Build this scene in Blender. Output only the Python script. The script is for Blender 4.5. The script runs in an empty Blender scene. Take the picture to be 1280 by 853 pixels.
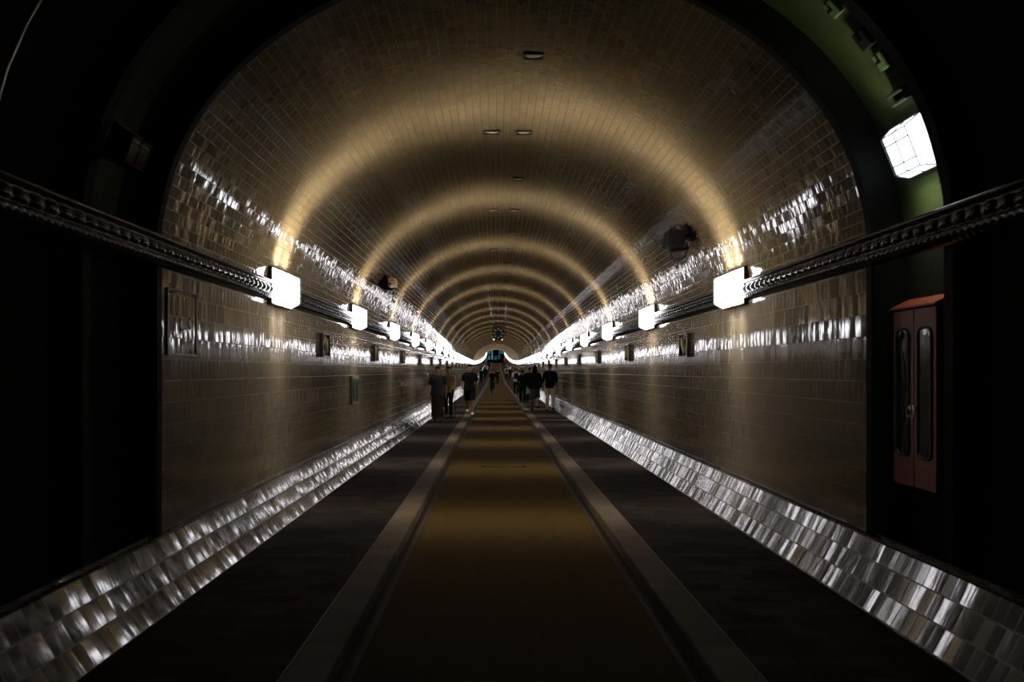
import bpy, bmesh, math, random
from mathutils import Vector, Matrix, Euler
random.seed(11)
sc = bpy.context.scene
C = sc.collection
PI = math.pi
CAMX, CAMH = -0.13, 1.5
Z_PORTAL, Z_BEND, Z_END = 4.69, 70.0, 176.5
PITCH = 3.92
Z_LAMP0 = 7.27

def rise(z):
    x = z - Z_BEND
    if x <= 0: return 0.0
    return .012*x + .00021*x*x

# ------------------------------------------------------------------ node helpers
class NT:
    def __init__(s, name):
        s.m = bpy.data.materials.new(name); s.m.use_nodes = True
        s.t = s.m.node_tree; s.t.nodes.clear()
        s.out = s.t.nodes.new('ShaderNodeOutputMaterial')
    def n(s, typ, **kw):
        nd = s.t.nodes.new(typ)
        for k, v in kw.items(): setattr(nd, k, v)
        return nd
    def put(s, sock, v):
        if isinstance(v, bpy.types.NodeSocket): s.t.links.new(v, sock)
        elif isinstance(v, bpy.types.Node): s.t.links.new(v.outputs[0], sock)
        else: sock.default_value = v
    def math(s, op, a, b=None, c=None):
        nd = s.n('ShaderNodeMath', operation=op)
        for i, v in enumerate((a, b, c)):
            if v is not None: s.put(nd.inputs[i], v)
        return nd.outputs[0]
    def vm(s, op, a, b=None, scale=None):
        nd = s.n('ShaderNodeVectorMath', operation=op)
        s.put(nd.inputs[0], a)
        if b is not None: s.put(nd.inputs[1], b)
        if scale is not None: s.put(nd.inputs['Scale'], scale)
        return nd.outputs[0]
    def mix(s, f, a, b, blend='MIX'):
        nd = s.n('ShaderNodeMix', data_type='RGBA', blend_type=blend)
        s.put(nd.inputs[0], f); s.put(nd.inputs[6], a); s.put(nd.inputs[7], b)
        return nd.outputs[2]
    def noise(s, vec, scale, detail=3, rough=.5):
        nd = s.n('ShaderNodeTexNoise')
        if vec is not None: s.put(nd.inputs['Vector'], vec)
        nd.inputs['Scale'].default_value = scale; nd.inputs['Detail'].default_value = detail
        nd.inputs['Roughness'].default_value = rough
        return nd.outputs['Fac']
    def ramp(s, f, lo, hi, a=0., b=1.):
        nd = s.n('ShaderNodeMapRange'); s.put(nd.inputs[0], f)
        for i, v in enumerate((lo, hi, a, b)): nd.inputs[i+1].default_value = v
        return nd.outputs[0]
    def bsdf(s, col=None, rough=.5, metal=0., spec=.5, normal=None, coat=None):
        p = s.n('ShaderNodeBsdfPrincipled')
        if col is not None: s.put(p.inputs['Base Color'], col)
        s.put(p.inputs['Roughness'], rough); s.put(p.inputs['Metallic'], metal)
        s.put(p.inputs['Specular IOR Level'], spec)
        if normal is not None: s.put(p.inputs['Normal'], normal)
        if coat: s.put(p.inputs['Coat Weight'], coat[0]); s.put(p.inputs['Coat Roughness'], coat[1])
        s.t.links.new(p.outputs[0], s.out.inputs[0])
        return p

def c4(c): return (c[0], c[1], c[2], 1.)

def simple(name, col, rough=.5, metal=0., spec=.5, var=.15, nscale=12., bump=0., emit=None):
    g = NT(name)
    tc = g.n('ShaderNodeTexCoord').outputs['Object']
    f = g.noise(tc, nscale, 4)
    lo = tuple(max(0, x*(1-var)) for x in col); hi = tuple(min(1, x*(1+var)) for x in col)
    colr = g.mix(f, c4(lo), c4(hi))
    nrm = None
    if bump:
        b = g.n('ShaderNodeBump'); b.inputs['Strength'].default_value = bump; b.inputs['Distance'].default_value = .01
        g.put(b.inputs['Height'], g.noise(tc, nscale*4, 3)); nrm = b.outputs[0]
    p = g.bsdf(colr, rough, metal, spec, nrm)
    if emit:
        g.put(p.inputs['Emission Color'], c4(emit[0])); g.put(p.inputs['Emission Strength'], emit[1])
    return g.m

def tile_mat(name, cw, ch, base, tilt_t, tilt_b, row_b, stagger=.5, rough=.09, mortar=.0025, var=.25, mcol=(.05,.04,.03), patch=.25, spec=.85, bstr=.16):
    """glazed tiles; UV is in metres (u along the tunnel, v around the section)"""
    g = NT(name)
    uv = g.n('ShaderNodeUVMap').outputs[0]
    sep = g.n('ShaderNodeSeparateXYZ'); g.put(sep.inputs[0], uv)
    v = g.math('DIVIDE', sep.outputs[1], ch)
    row = g.math('FLOOR', v)
    off = g.math('MULTIPLY', g.math('FLOORED_MODULO', row, 2.), stagger)
    u = g.math('ADD', g.math('DIVIDE', sep.outputs[0], cw), off)
    col = g.math('FLOOR', u)
    cmb = g.n('ShaderNodeCombineXYZ'); g.put(cmb.inputs[0], col); g.put(cmb.inputs[1], row)
    wn = g.n('ShaderNodeTexWhiteNoise', noise_dimensions='2D'); g.put(wn.inputs['Vector'], cmb.outputs[0])
    sr = g.n('ShaderNodeSeparateColor'); g.put(sr.inputs[0], wn.outputs['Color'])
    wr = g.n('ShaderNodeTexWhiteNoise', noise_dimensions='1D'); g.put(wr.inputs['W'], row)
    fu = g.math('FRACT', u); fv = g.math('FRACT', v)
    du = g.math('MULTIPLY', g.math('MINIMUM', fu, g.math('SUBTRACT', 1., fu)), cw)
    dv = g.math('MULTIPLY', g.math('MINIMUM', fv, g.math('SUBTRACT', 1., fv)), ch)
    # joints: the long ones a little wider
    edge = g.math('MINIMUM', g.math('MULTIPLY', du, 2.0), dv)
    mask = g.ramp(edge, mortar*.6, mortar*1.3)            # 0 in joint, 1 on tile
    # colour
    n1 = g.noise(uv, .8, 3); 
    bri = g.math('ADD', g.math('MULTIPLY', sr.outputs[2], var), 1.-var*.5)
    bri = g.math('MULTIPLY', bri, g.ramp(n1, .35, .7, 1.-patch, 1.+patch*.3))
    hue = g.mix(sr.outputs[0], c4(base), c4((base[0]*.92, base[1]*.95, base[2]*1.12)))
    tc = g.vm('SCALE', hue, scale=bri)
    colr = g.mix(mask, c4(mcol), tc)
    # normal: each tile set at its own slight tilt, glaze slightly wavy
    N = g.n('ShaderNodeNewGeometry').outputs['Normal']
    T = (0., 1., 0.)
    B = g.vm('CROSS_PRODUCT', N, T)
    wav = g.n('ShaderNodeCombineXYZ'); g.put(wav.inputs[0], g.math('MULTIPLY', sep.outputs[0], 60.)); g.put(wav.inputs[1], g.math('MULTIPLY', sep.outputs[1], 7.))
    w1 = g.math('SUBTRACT', g.noise(wav.outputs[0], 1., 1), .5)
    tt = g.math('ADD', g.math('MULTIPLY', g.math('SUBTRACT', sr.outputs[0], .5), tilt_t), g.math('MULTIPLY', w1, tilt_t*1.5))
    tt = g.math('ADD', tt, g.math('MULTIPLY', g.math('SUBTRACT', fu, .5), tilt_t*.5))
    tb = g.math('ADD', g.math('MULTIPLY', g.math('SUBTRACT', sr.outputs[1], .5), tilt_b), g.math('MULTIPLY', g.math('SUBTRACT', wr.outputs['Value'], .5), row_b))
    tb = g.math('ADD', tb, g.math('MULTIPLY', g.math('SUBTRACT', fv, .5), tilt_b*.6))
    nn = g.vm('ADD', N, g.vm('SCALE', T, scale=tt))
    nn = g.vm('NORMALIZE', g.vm('ADD', nn, g.vm('SCALE', B, scale=tb)))
    b = g.n('ShaderNodeBump'); b.inputs['Strength'].default_value = bstr; b.inputs['Distance'].default_value = .002
    g.put(b.inputs['Height'], mask); g.put(b.inputs['Normal'], nn)
    rg = g.math('ADD', g.math('MULTIPLY', g.math('SUBTRACT', 1., mask), .5), rough)
    rg = g.math('ADD', rg, g.math('MULTIPLY', sr.outputs[1], .03))
    g.bsdf(colr, rg, 0., spec, b.outputs[0])
    return g.m

def asphalt_mat():
    g = NT('road_surface')
    p = g.n('ShaderNodeNewGeometry').outputs['Position']
    f = g.noise(p, 95, 3, .75); f2 = g.noise(p, 2.2, 4)
    st = g.n('ShaderNodeMapping'); st.inputs['Scale'].default_value = (3., .25, 1); g.put(st.inputs[0], p)
    f3 = g.noise(st.outputs[0], 2.5, 4)
    col = g.mix(g.ramp(f, .3, .7), c4((.012,.007,.0015)), c4((.078,.050,.013)))
    col = g.mix(g.math('MULTIPLY', g.ramp(f2, .3, .75), .5), col, c4((.036,.021,.006)))
    col = g.mix(g.math('MULTIPLY', g.ramp(f3, .5, .8), .45), col, c4((.026,.016,.005)))
    b = g.n('ShaderNodeBump'); b.inputs['Strength'].default_value = .5; b.inputs['Distance'].default_value = .004
    g.put(b.inputs['Height'], f)
    g.bsdf(col, .9, 0, .04, b.outputs[0]); return g.m

def paver_mat():
    g = NT('walkway_pavers')
    uv = g.n('ShaderNodeUVMap').outputs[0]          # metres: u along the tunnel, v across
    br = g.n('ShaderNodeTexBrick'); br.offset = .5
    mp = g.n('ShaderNodeMapping'); mp.inputs['Rotation'].default_value = (0, 0, PI/2); g.put(mp.inputs[0], uv)
    g.put(br.inputs['Vector'], mp.outputs[0])
    br.inputs['Scale'].default_value = 1.; br.inputs['Brick Width'].default_value = .24; br.inputs['Row Height'].default_value = .12
    br.inputs['Mortar Size'].default_value = .004; br.inputs['Mortar Smooth'].default_value = .2; br.inputs['Bias'].default_value = 0
    br.inputs['Color1'].default_value = c4((.008,.0055,.0044)); br.inputs['Color2'].default_value = c4((.025,.018,.0145)); br.inputs['Mortar'].default_value = c4((.004,.003,.0024))
    sep = g.n('ShaderNodeSeparateXYZ'); g.put(sep.inputs[0], uv)
    # paving divided into fields, each with its own random tone
    fl = g.math('FLOOR', g.math('DIVIDE', sep.outputs[0], 1.56))
    wn = g.n('ShaderNodeTexWhiteNoise', noise_dimensions='1D'); g.put(wn.inputs['W'], fl)
    k = g.ramp(wn.outputs['Value'], 0, 1, .6, 1.35)
    f2 = g.noise(uv, 1.6, 4)
    col = g.vm('SCALE', br.outputs['Color'], scale=g.math('MULTIPLY', k, g.ramp(f2, .3, .7, .75, 1.25)))
    fr = g.math('FRACT', g.math('DIVIDE', sep.outputs[0], 1.56))
    jl = g.ramp(fr, 0., .012)
    col = g.mix(jl, c4((.004,.003,.0024)), col)
    b = g.n('ShaderNodeBump'); b.inputs['Strength'].default_value = .4; b.inputs['Distance'].default_value = .003
    g.put(b.inputs['Height'], g.math('ADD', g.math('MULTIPLY', br.outputs['Fac'], -1.), g.math('MULTIPLY', g.noise(uv, 60, 3), .5)))
    g.bsdf(col, .85, 0, .06, b.outputs[0]); return g.m

def kerb_mat():
    g = NT('kerb_granite')
    uv = g.n('ShaderNodeUVMap').outputs[0]; p = g.n('ShaderNodeNewGeometry').outputs['Position']
    sep = g.n('ShaderNodeSeparateXYZ'); g.put(sep.inputs[0], uv)
    x = g.math('DIVIDE', sep.outputs[0], .93); fl = g.math('FLOOR', x); fr = g.math('FRACT', x)
    wn = g.n('ShaderNodeTexWhiteNoise', noise_dimensions='1D'); g.put(wn.inputs['W'], fl)
    f = g.noise(p, 70, 4, .7); f2 = g.noise(p, 4, 4)
    col = g.mix(g.ramp(f, .3, .7), c4((.042,.031,.020)), c4((.098,.073,.048)))
    k = g.math('MULTIPLY', g.ramp(wn.outputs['Value'], 0, 1, .72, 1.15), g.ramp(f2, .3, .7, .75, 1.2))
    col = g.vm('SCALE', col, scale=k)
    col = g.mix(g.ramp(fr, 0., .008), c4((.03,.022,.016)), col)
    b = g.n('ShaderNodeBump'); b.inputs['Strength'].default_value = .5; b.inputs['Distance'].default_value = .004
    g.put(b.inputs['Height'], g.math('ADD', f, g.math('MULTIPLY', g.ramp(fr, 0., .008), 2.)))
    g.bsdf(col, .75, 0, .12, b.outputs[0]); return g.m

M = {}
M['wall_tile'] = tile_mat('wall_tiles', .077, .155, (.132,.110,.072), .047, .006, .006, 0.5, rough=.05, var=.12, patch=.1)
M['vault_tile'] = tile_mat('vault_tiles', .077, .083, (.100,.075,.037), .055, .007, .006, .5, spec=1., rough=.045, mortar=.0022, var=.14, patch=.3, mcol=(.018,.013,.009))
M['cove_tile'] = tile_mat('cove_tiles', .077, .150, (.040,.036,.032), .048, .07, .02, .5, rough=.10, mcol=(.003,.0024,.002), spec=1., bstr=.03, var=.15, patch=.1, mortar=.0035)
M['road'] = asphalt_mat(); M['paver'] = paver_mat(); M['kerb'] = kerb_mat()
M['glaze_black'] = simple('black_green_glazed_ceramic', (.007,.010,.009), .17, 0, .35, .3, 20)
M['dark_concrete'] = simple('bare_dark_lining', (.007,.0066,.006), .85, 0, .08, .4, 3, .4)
M['cast_iron'] = simple('black_cast_iron', (.004,.004,.0036), .7, 0, .1, .4, 6, .3)
M['green_lit_concrete'] = simple('green_lamplit_lining', (.022,.031,.010), .75, 0, .2, .35, 5, .4)
M['pale_green'] = simple('green_lit_flange', (.055,.08,.035), .6, 0, .3, .2, 8)  # paler than the dark flange: lamp light put into the colour
M['black_metal'] = simple('black_painted_metal', (.012,.011,.010), .35, 0, .5, .2, 15)
M['kerb_shade_drain'] = simple('dark_kerb_shade_and_drain', (.022,.016,.010), .8, 0, .2, .3, 8)
M['steel'] = simple('worn_steel', (.45,.42,.38), .35, .8, .5, .2, 30)
M['joint'] = simple('pale_mortar_joint', (.09,.07,.05), .6, 0, .3, .3, 10)
M['cabinet_red'] = simple('dull_red_paint', (.24,.075,.055), .5, 0, .5, .12, 4)
M['cabinet_roof'] = simple('bright_red_orange_paint', (.15,.016,.006), .5, 0, .5, .1, 4)
M['cabinet_pane'] = simple('dark_window_glass', (.015,.017,.022), .04, 0, .7, .1, 4)
M['rubber'] = simple('black_rubber', (.012,.012,.012), .55, 0, .4, .1, 10)
M['relief'] = simple('brown_glazed_relief', (.30,.27,.13), .25, 0, .6, .5, 18)
M['relief_frame'] = simple('dark_brown_glazed_frame', (.035,.025,.018), .25, 0, .6, .3, 18)
M['brown_tile'] = tile_mat('brown_tile_panel', .077, .155, (.20,.13,.06), .09, .03, .012, .5, rough=.05, var=.9)
M['vent_glass'] = simple('dull_grey_glass', (.30,.25,.18), .3, 0, .5, .1, 6)
M['beige_plastic'] = simple('beige_painted_metal', (.50,.36,.16), .45, 0, .4, .1, 10)
M['yellow'] = simple('yellow_plastic', (.65,.45,.05), .5, 0, .4, .1, 10)
M['matt_black'] = simple('matt_black_housing', (.005,.005,.005), .7, 0, .15, .1, 10)
M['dark_green'] = simple('dark_green_enamel', (.03,.04,.03), .25, 0, .6, .2, 10)
M['green_edge'] = simple('grey_green_enamel', (.12,.13,.085), .3, 0, .6, .2, 10)
M['mark'] = simple('pale_yellow_green_mark', (.80,.74,.32), .5, 0, .3, .05, 10)
M['white_lamp'] = simple('lit_white_bulb', (.8,.8,.8), .3, 0, .5, .02, 5, emit=((1,.96,.9), 2.2))
M['glass_off'] = simple('unlit_lamp_glass', (.006,.007,.007), .05, 0, .4, .2, 6)

def wavy_glass():
    g = NT('rippled_dark_glass')
    tc = g.n('ShaderNodeTexCoord').outputs['Object']; mp = g.n('ShaderNodeMapping'); mp.inputs['Scale'].default_value = (1, 90, 9); g.put(mp.inputs[0], tc)
    w = g.math('MULTIPLY', g.math('SUBTRACT', g.noise(mp.outputs[0], 1., 2), .5), .55)
    N = g.n('ShaderNodeNewGeometry').outputs['Normal']
    g.bsdf(c4((.014,.015,.02)), .08, 0, .9, g.vm('NORMALIZE', g.vm('ADD', N, g.vm('SCALE', (0.,1.,0.), scale=w)))); return g.m
M['cabinet_pane'] = wavy_glass()
def lamp_glass(name, col, strength):
    g = NT(name)
    tr = g.n('ShaderNodeBsdfTransparent'); tr.inputs[0].default_value = (.95,.95,.95,1)
    em = g.n('ShaderNodeEmission'); em.inputs[0].default_value = c4(col); em.inputs[1].default_value = strength
    ad = g.n('ShaderNodeAddShader'); g.put(ad.inputs[0], tr); g.put(ad.inputs[1], em)
    g.t.links.new(ad.outputs[0], g.out.inputs[0]); return g.m
LAMP_L = 5.9
BULB_W = 550.0
M['glass_on'] = lamp_glass('lit_prismatic_glass', (.96,.93,1.0), LAMP_L)
M['glass_bay'] = lamp_glass('lit_bay_glass', (.90,.95,1.0), 1.5)

def glassy(name, col, strength):
    g = NT(name)
    p = g.bsdf(c4(col), .08, 0, .6)
    uv = g.n('ShaderNodeTexCoord').outputs['Object']
    f = g.noise(uv, .9, 3)
    g.put(p.inputs['Emission Color'], c4(col)); g.put(p.inputs['Emission Strength'], g.math('MULTIPLY', g.ramp(f, .35, .65, .35, 1.3), strength))
    return g.m
M['teal_glass'] = glassy('backlit_teal_glass', (.03,.22,.30), .35)
M['teal_strip'] = glassy('backlit_pale_teal_strip', (.12,.45,.42), .5)

# ------------------------------------------------------------------ mesh helpers
def obj(name, bm, mat, parent=None, smooth=False, loc=None):
    me = bpy.data.meshes.new(name)
    bmesh.ops.recalc_face_normals(bm, faces=bm.faces)
    bm.to_mesh(me); bm.free()
    if smooth:
        for p in me.polygons: p.use_smooth = True
    o = bpy.data.objects.new(name, me); C.objects.link(o)
    for m in (mat if isinstance(mat, (list, tuple)) else [mat]): me.materials.append(m)
    if parent is not None: o.parent = parent
    if loc is not None: o.location = loc
    return o

def empty(name, loc=(0,0,0), rot=(0,0,0)):
    o = bpy.data.objects.new(name, None); C.objects.link(o)
    o.empty_display_size = .1; o.location = loc; o.rotation_euler = rot
    return o

def tag(o, label=None, cat=None, group=None, kind=None):
    if label: o['label'] = label
    if cat: o['category'] = cat
    if group: o['group'] = group
    if kind: o['kind'] = kind
    return o

def copy_tree(o, parent=None):
    c = o.copy(); C.objects.link(c); c.parent = parent
    for k in ('label','category','group'):
        pass
    for ch in list(o.children): copy_tree(ch, c)
    return c

def box(bm, c, s, rot=None, bev=0.):
    r = bmesh.ops.create_cube(bm, size=1.)
    vs = r['verts']
    bmesh.ops.scale(bm, vec=s, verts=vs)
    if bev:
        es = list({e for v in vs for e in v.link_edges})
        rr = bmesh.ops.bevel(bm, geom=es, offset=bev, segments=2, affect='EDGES', profile=.5)
        vs = list({v for f in rr['faces'] for v in f.verts} | {v for v in vs if v.is_valid})
    if rot is not None: bmesh.ops.rotate(bm, cent=(0,0,0), matrix=rot, verts=vs)
    bmesh.ops.translate(bm, vec=c, verts=vs)
    return vs

def tube(bm, pts, r, seg=8, cap=True, closed=False):
    pts = [Vector(p) for p in pts]; rs = r if isinstance(r, (list, tuple)) else [r]*len(pts)
    rings = []; n = len(pts); prev = None
    for i, p in enumerate(pts):
        if closed: d = pts[(i+1) % n] - pts[i-1]
        else: d = pts[min(i+1, n-1)] - pts[max(i-1, 0)]
        d.normalize()
        if prev is None:
            a = Vector((0,0,1)) if abs(d.z) < .9 else Vector((1,0,0))
            x = d.cross(a).normalized()
        else:
            x = (prev - d*prev.dot(d)).normalized()
        prev = x; y = d.cross(x)
        rings.append([bm.verts.new(p + (x*math.cos(2*PI*k/seg) + y*math.sin(2*PI*k/seg))*rs[i]) for k in range(seg)])
    m = n if closed else n-1
    for i in range(m):
        a, b = rings[i], rings[(i+1) % n]
        for k in range(seg): bm.faces.new((a[k], a[(k+1) % seg], b[(k+1) % seg], b[k]))
    if cap and not closed:
        bm.faces.new(rings[0][::-1]); bm.faces.new(rings[-1])

def loft(bm, rings, seg=14):
    """rings: (centre, rx, ry) with ellipses level (x, y)"""
    rr = []
    for c, rx, ry in rings:
        c = Vector(c)
        rr.append([bm.verts.new(c + Vector((math.cos(2*PI*k/seg)*rx, math.sin(2*PI*k/seg)*ry, 0))) for k in range(seg)])
    for a, b in zip(rr, rr[1:]):
        for k in range(seg): bm.faces.new((a[k], a[(k+1) % seg], b[(k+1) % seg], b[k]))
    bm.faces.new(rr[0][::-1]); bm.faces.new(rr[-1])

def ellipsoid(bm, c, r, rot=None, u=14, v=9):
    x = bmesh.ops.create_uvsphere(bm, u_segments=u, v_segments=v, radius=1.)
    bmesh.ops.scale(bm, vec=r, verts=x['verts'])
    if rot is not None: bmesh.ops.rotate(bm, cent=(0,0,0), matrix=rot, verts=x['verts'])
    bmesh.ops.translate(bm, vec=c, verts=x['verts'])
    return x['verts']

def sweep(name, prof, zs, mat, closed=False, vstart=0., smooth=False, follow=True):
    """sweep a cross-section [(x, height)] along the tunnel; UV in metres"""
    bm = bmesh.new(); uvl = bm.loops.layers.uv.new('UVMap')
    n = len(prof); arc = [vstart]
    pp = prof + ([prof[0]] if closed else [])
    for a, b in zip(pp, pp[1:]): arc.append(arc[-1] + math.hypot(b[0]-a[0], b[1]-a[1]))
    rings = []
    for z in zs:
        r = rise(z) if follow else 0
        rings.append([bm.verts.new((x, z, h + r)) for x, h in prof])
    m = n if closed else n-1
    for i in range(len(zs)-1):
        for k in range(m):
            f = bm.faces.new((rings[i][k], rings[i][(k+1) % n], rings[i+1][(k+1) % n], rings[i+1][k]))
            uvs = ((zs[i], arc[k]), (zs[i], arc[k+1]), (zs[i+1], arc[k+1]), (zs[i+1], arc[k]))
            for l, q in zip(f.loops, uvs): l[uvl].uv = q
    if closed:
        try: bm.faces.new(rings[0]); bm.faces.new(rings[-1][::-1])
        except Exception: pass
    me = bpy.data.meshes.new(name); bm.to_mesh(me); bm.free()
    if smooth:
        for p in me.polygons: p.use_smooth = True
    o = bpy.data.objects.new(name, me); C.objects.link(o); me.materials.append(mat)
    return o

def struct(o): o['kind'] = 'structure'; return o

def zrange(a, b, near_step=6.):
    z = a; out = []
    while z < b - .01:
        out.append(z); z += near_step if z < Z_BEND - near_step else (2. if z >= Z_BEND-.01 else max(.01, Z_BEND - z))
    out.append(b); return out

def mir(prof): return [(-x, h) for x, h in prof]

# ------------------------------------------------------------------ tunnel section
W = 2.45
# right half of the vault: (half-width, height over the walkway), springing to crown
KEY = [(2.45,2.05),(2.45,2.36)] + [(r*math.cos(math.radians(a)), 1.885 + r*math.sin(math.radians(a))) for a, r in ((15.5,2.528),(23.5,2.561),(30,2.572),(36,2.568),(43,2.550),(51,2.525),(60,2.495),(70,2.468),(80,2.448),(90,2.44))]
def catmull(P, sub=4):
    Q = [Vector(p) for p in P]; Q = [Q[0]*2-Q[1]] + Q + [Vector((-Q[-2].x, Q[-2].y))]
    out = []
    for i in range(1, len(Q)-2):
        for k in range(sub):
            t = k/sub; p0, p1, p2, p3 = Q[i-1:i+3]
            out.append(.5*((2*p1) + (p2-p0)*t + (2*p0-5*p1+4*p2-p3)*t*t + (3*p1-p0-3*p2+p3)*t**3))
    out.append(Q[-2]); return [(p.x, p.y) for p in out]
HALF = catmull(KEY)
VAULT = HALF + [(-x, h) for x, h in HALF[-2::-1]]
def resample(P, step):
    out = [P[0]]; need = step
    for a, b in zip(P, P[1:]):
        L = math.hypot(b[0]-a[0], b[1]-a[1]); pos = 0.
        while L - pos >= need:
            pos += need; t = pos/L; out.append((a[0]+(b[0]-a[0])*t, a[1]+(b[1]-a[1])*t)); need = step
        need -= L - pos
    return out + [P[-1]]
VROW = resample([p for p in catmull(KEY, 12)] + [(-x, h) for x, h in catmull(KEY, 12)[-2::-1]], .083)
# vault as ceiling starts above the frieze
VZ = zrange(Z_PORTAL, Z_END)
LZ = zrange(Z_PORTAL, Z_END, 8.)
struct(sweep('ceiling', [p for p in VROW if p[1] > 2.25], [z for z in VZ if z <= Z_BEND+.1], M['vault_tile'], smooth=True))
M['plain_vault'] = simple('plain_painted_vault', (.085,.062,.036), .85, 0, .1, .15, .8)
struct(sweep('ceiling_far', [p for p in VROW if p[1] > 2.25], [z for z in VZ if z >= Z_BEND-.1], M['plain_vault'], smooth=True))
wallp = [(W, .385), (W, 2.44)]
struct(sweep('wall_right', wallp, VZ, M['wall_tile'], vstart=.04))
struct(sweep('wall_left', mir(wallp), VZ, M['wall_tile'], vstart=.04))
# tiled cove at the foot of each wall, runs on into the dark bay
COVE = [(2.18,-.02),(2.19,0.),(2.264,.13),(2.330,.26),(2.382,.374),(2.40,.379),(2.47,.372),(2.47,.395),(2.44,.398)]
COVL = [(2.148,-.02),(2.158,0.),(2.243,.127),(2.318,.257),(2.378,.374),(2.40,.379),(2.47,.372),(2.47,.395),(2.44,.398)]
CZ = zrange(-2.5, Z_END)
struct(sweep('baseboard_right', COVE, CZ, M['cove_tile'], vstart=-.02, smooth=False))
struct(sweep('baseboard_left', mir(COVL), CZ, M['cove_tile'], vstart=-.02, smooth=False))
# floor: sunken lane, dark edge strips, kerbs, walkways
LANE = .10; KI, KO = .955, 1.18
struct(sweep('floor', [(-KI, -LANE), (KI, -LANE)], CZ, M['road']))
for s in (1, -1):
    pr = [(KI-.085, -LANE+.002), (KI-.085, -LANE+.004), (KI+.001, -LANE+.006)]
    struct(sweep('trim_%d' % (1 if s > 0 else 2), pr if s > 0 else mir(pr), CZ, M['kerb_shade_drain']))  # dark strip on the lane edge, the kerb's shade put into its colour
    pr = [(KI+.004, -.13), (KI, -LANE), (KI, -.018), (KI+.006, -.004), (KI+.018, .0), (KO-.014, .0), (KO-.003, -.006), (KO, -.02), (KO, -.13)]
    struct(sweep('trim_%d' % (3 if s > 0 else 4), pr if s > 0 else mir(pr), CZ, M['kerb']))
    pr = [(KO, -.006), (KO+.004, -.003), (KO+.008, -.003), (KO+.010, -.006)]
    struct(sweep('trim_%d' % (5 if s > 0 else 6), pr if s > 0 else mir(pr), CZ, M['joint']))
    pr = [(KO+.012, -.004), (2.17, -.004)]
    w = struct(sweep('walkway', pr if s > 0 else mir(pr), CZ, M['paver']))
# subgrade so nothing is open from the side
bm = bmesh.new(); box(bm, (0, 33.5, -.4), (6.2, 73, .1)); struct(obj('floor', bm, M['dark_concrete']))

# ------------------------------------------------------------------ glazed frieze (ledge, row of ribs, twisted lower band)
def frieze(side, name):
    bm = bmesh.new()
    prof = [(0,.245),(.030,.245),(.060,.238),(.070,.222),(.062,.206),(.046,.200),(.040,.192),
            (.042,.180),(.058,.165),(.066,.145),(.066,.125),(.056,.108),(.042,.098),
            (.046,.090),(.058,.082),(.064,.068),(.063,.050),(.056,.034),(.044,.024),(.030,.016),(.020,.008),(.0,.0)]
    P = .115
    def emit(zs, fine):
        rings = []
        for z in zs:
            ring = []
            for i, (d, h) in enumerate(prof):
                dd = d
                if 7 <= i <= 12:      # vertical ribs
                    ph = (z / P) % 1.
                    q = math.sin(PI*ph)
                    if fine: dd = .028 + (d-.028)*(.15 + .85*math.sqrt(max(q, 0)))
                    else: dd = d*.8
                elif 13 <= i <= 20 and fine:   # twisted leaf band
                    w = math.sin(2*PI*(z/.0575) + h*110)
                    dd = d + .005*w
                ring.append(bm.verts.new((side*(W - dd + .003), z, 2.218 + h*.87 + rise(z))))
            rings.append(ring)
        for a, b in zip(rings, rings[1:]):
            for k in range(len(prof)-1):
                bm.faces.new((a[k], a[k+1], b[k+1], b[k]) if side > 0 else (a[k], b[k], b[k+1], a[k+1]))
    z0 = -2.5; st = P/10; zs = [z0 + i*st for i in range(int((34-z0)/st)+1)]
    emit(zs, True); zl = zs[-1]
    st = P/4; zs = [zl + i*st for i in range(int((Z_BEND-zl)/st)+1)]; emit(zs, True); zl = zs[-1]
    zs = [zl] + [z for z in zrange(Z_BEND, Z_END) if z > zl + .01]; emit(zs, False)
    return struct(obj(name, bm, M['glaze_black'], smooth=True))
frieze(1, 'trim_7'); frieze(-1, 'trim_8')

# ------------------------------------------------------------------ untiled bay the camera stands in
def offset_profile(d):
    pts = [(W+d, -.1), (W+d, 1.), (W+d, 2.0)] + [(x + d*math.cos(math.atan2(h-1.9, x+1e-6)), h + d*math.sin(math.atan2(h-1.9, x+1e-6))) for x, h in HALF[4:]]
    return pts
def full(p): return p + [(-x, h) for x, h in p[::-1]]
REC = .21
shell = full(offset_profile(REC))
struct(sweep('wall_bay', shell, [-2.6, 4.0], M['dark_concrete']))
# bay vault lining, the lamp's green light put into its colour; wall below dark
i0 = next(i for i, p in enumerate(shell) if p[1] > 2.42)
struct(sweep('ceiling_bay', shell[i0:len(shell)-i0], [4.0, Z_PORTAL], M['green_lit_concrete'], smooth=True))
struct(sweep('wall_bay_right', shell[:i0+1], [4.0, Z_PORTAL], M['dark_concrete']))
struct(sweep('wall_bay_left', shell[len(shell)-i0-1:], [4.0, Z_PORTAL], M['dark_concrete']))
def rib(name, d_in, d_out, z0, z1, mat, part=lambda p: True):
    a = full(offset_profile(d_in)); b = full(offset_profile(d_out))
    if d_in == 0: a = [(W, -.1), (W, 1.), (W, 2.0)] + HALF[4:]; a = full(a)
    bm = bmesh.new(); R = []
    for (x, h), (X, H) in zip(a, b):
        R.append([bm.verts.new(v) for v in ((x, z0, h), (x, z1, h), (X, z1, H), (X, z0, H))])
    for p, q in zip(R, R[1:]):
        for k in range(4): bm.faces.new((p[k], p[(k+1) % 4], q[(k+1) % 4], q[k]))
    bm.faces.new(R[0]); bm.faces.new(R[-1][::-1])
    return struct(obj(name, bm, mat))
rib('trim_9', -.014, REC+.03, Z_PORTAL-.035, Z_PORTAL+.03, M['cast_iron'])      # end face of the tile lining
rib('trim_10', .07, REC+.03, 3.95, 4.03, M['cast_iron'])
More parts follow.
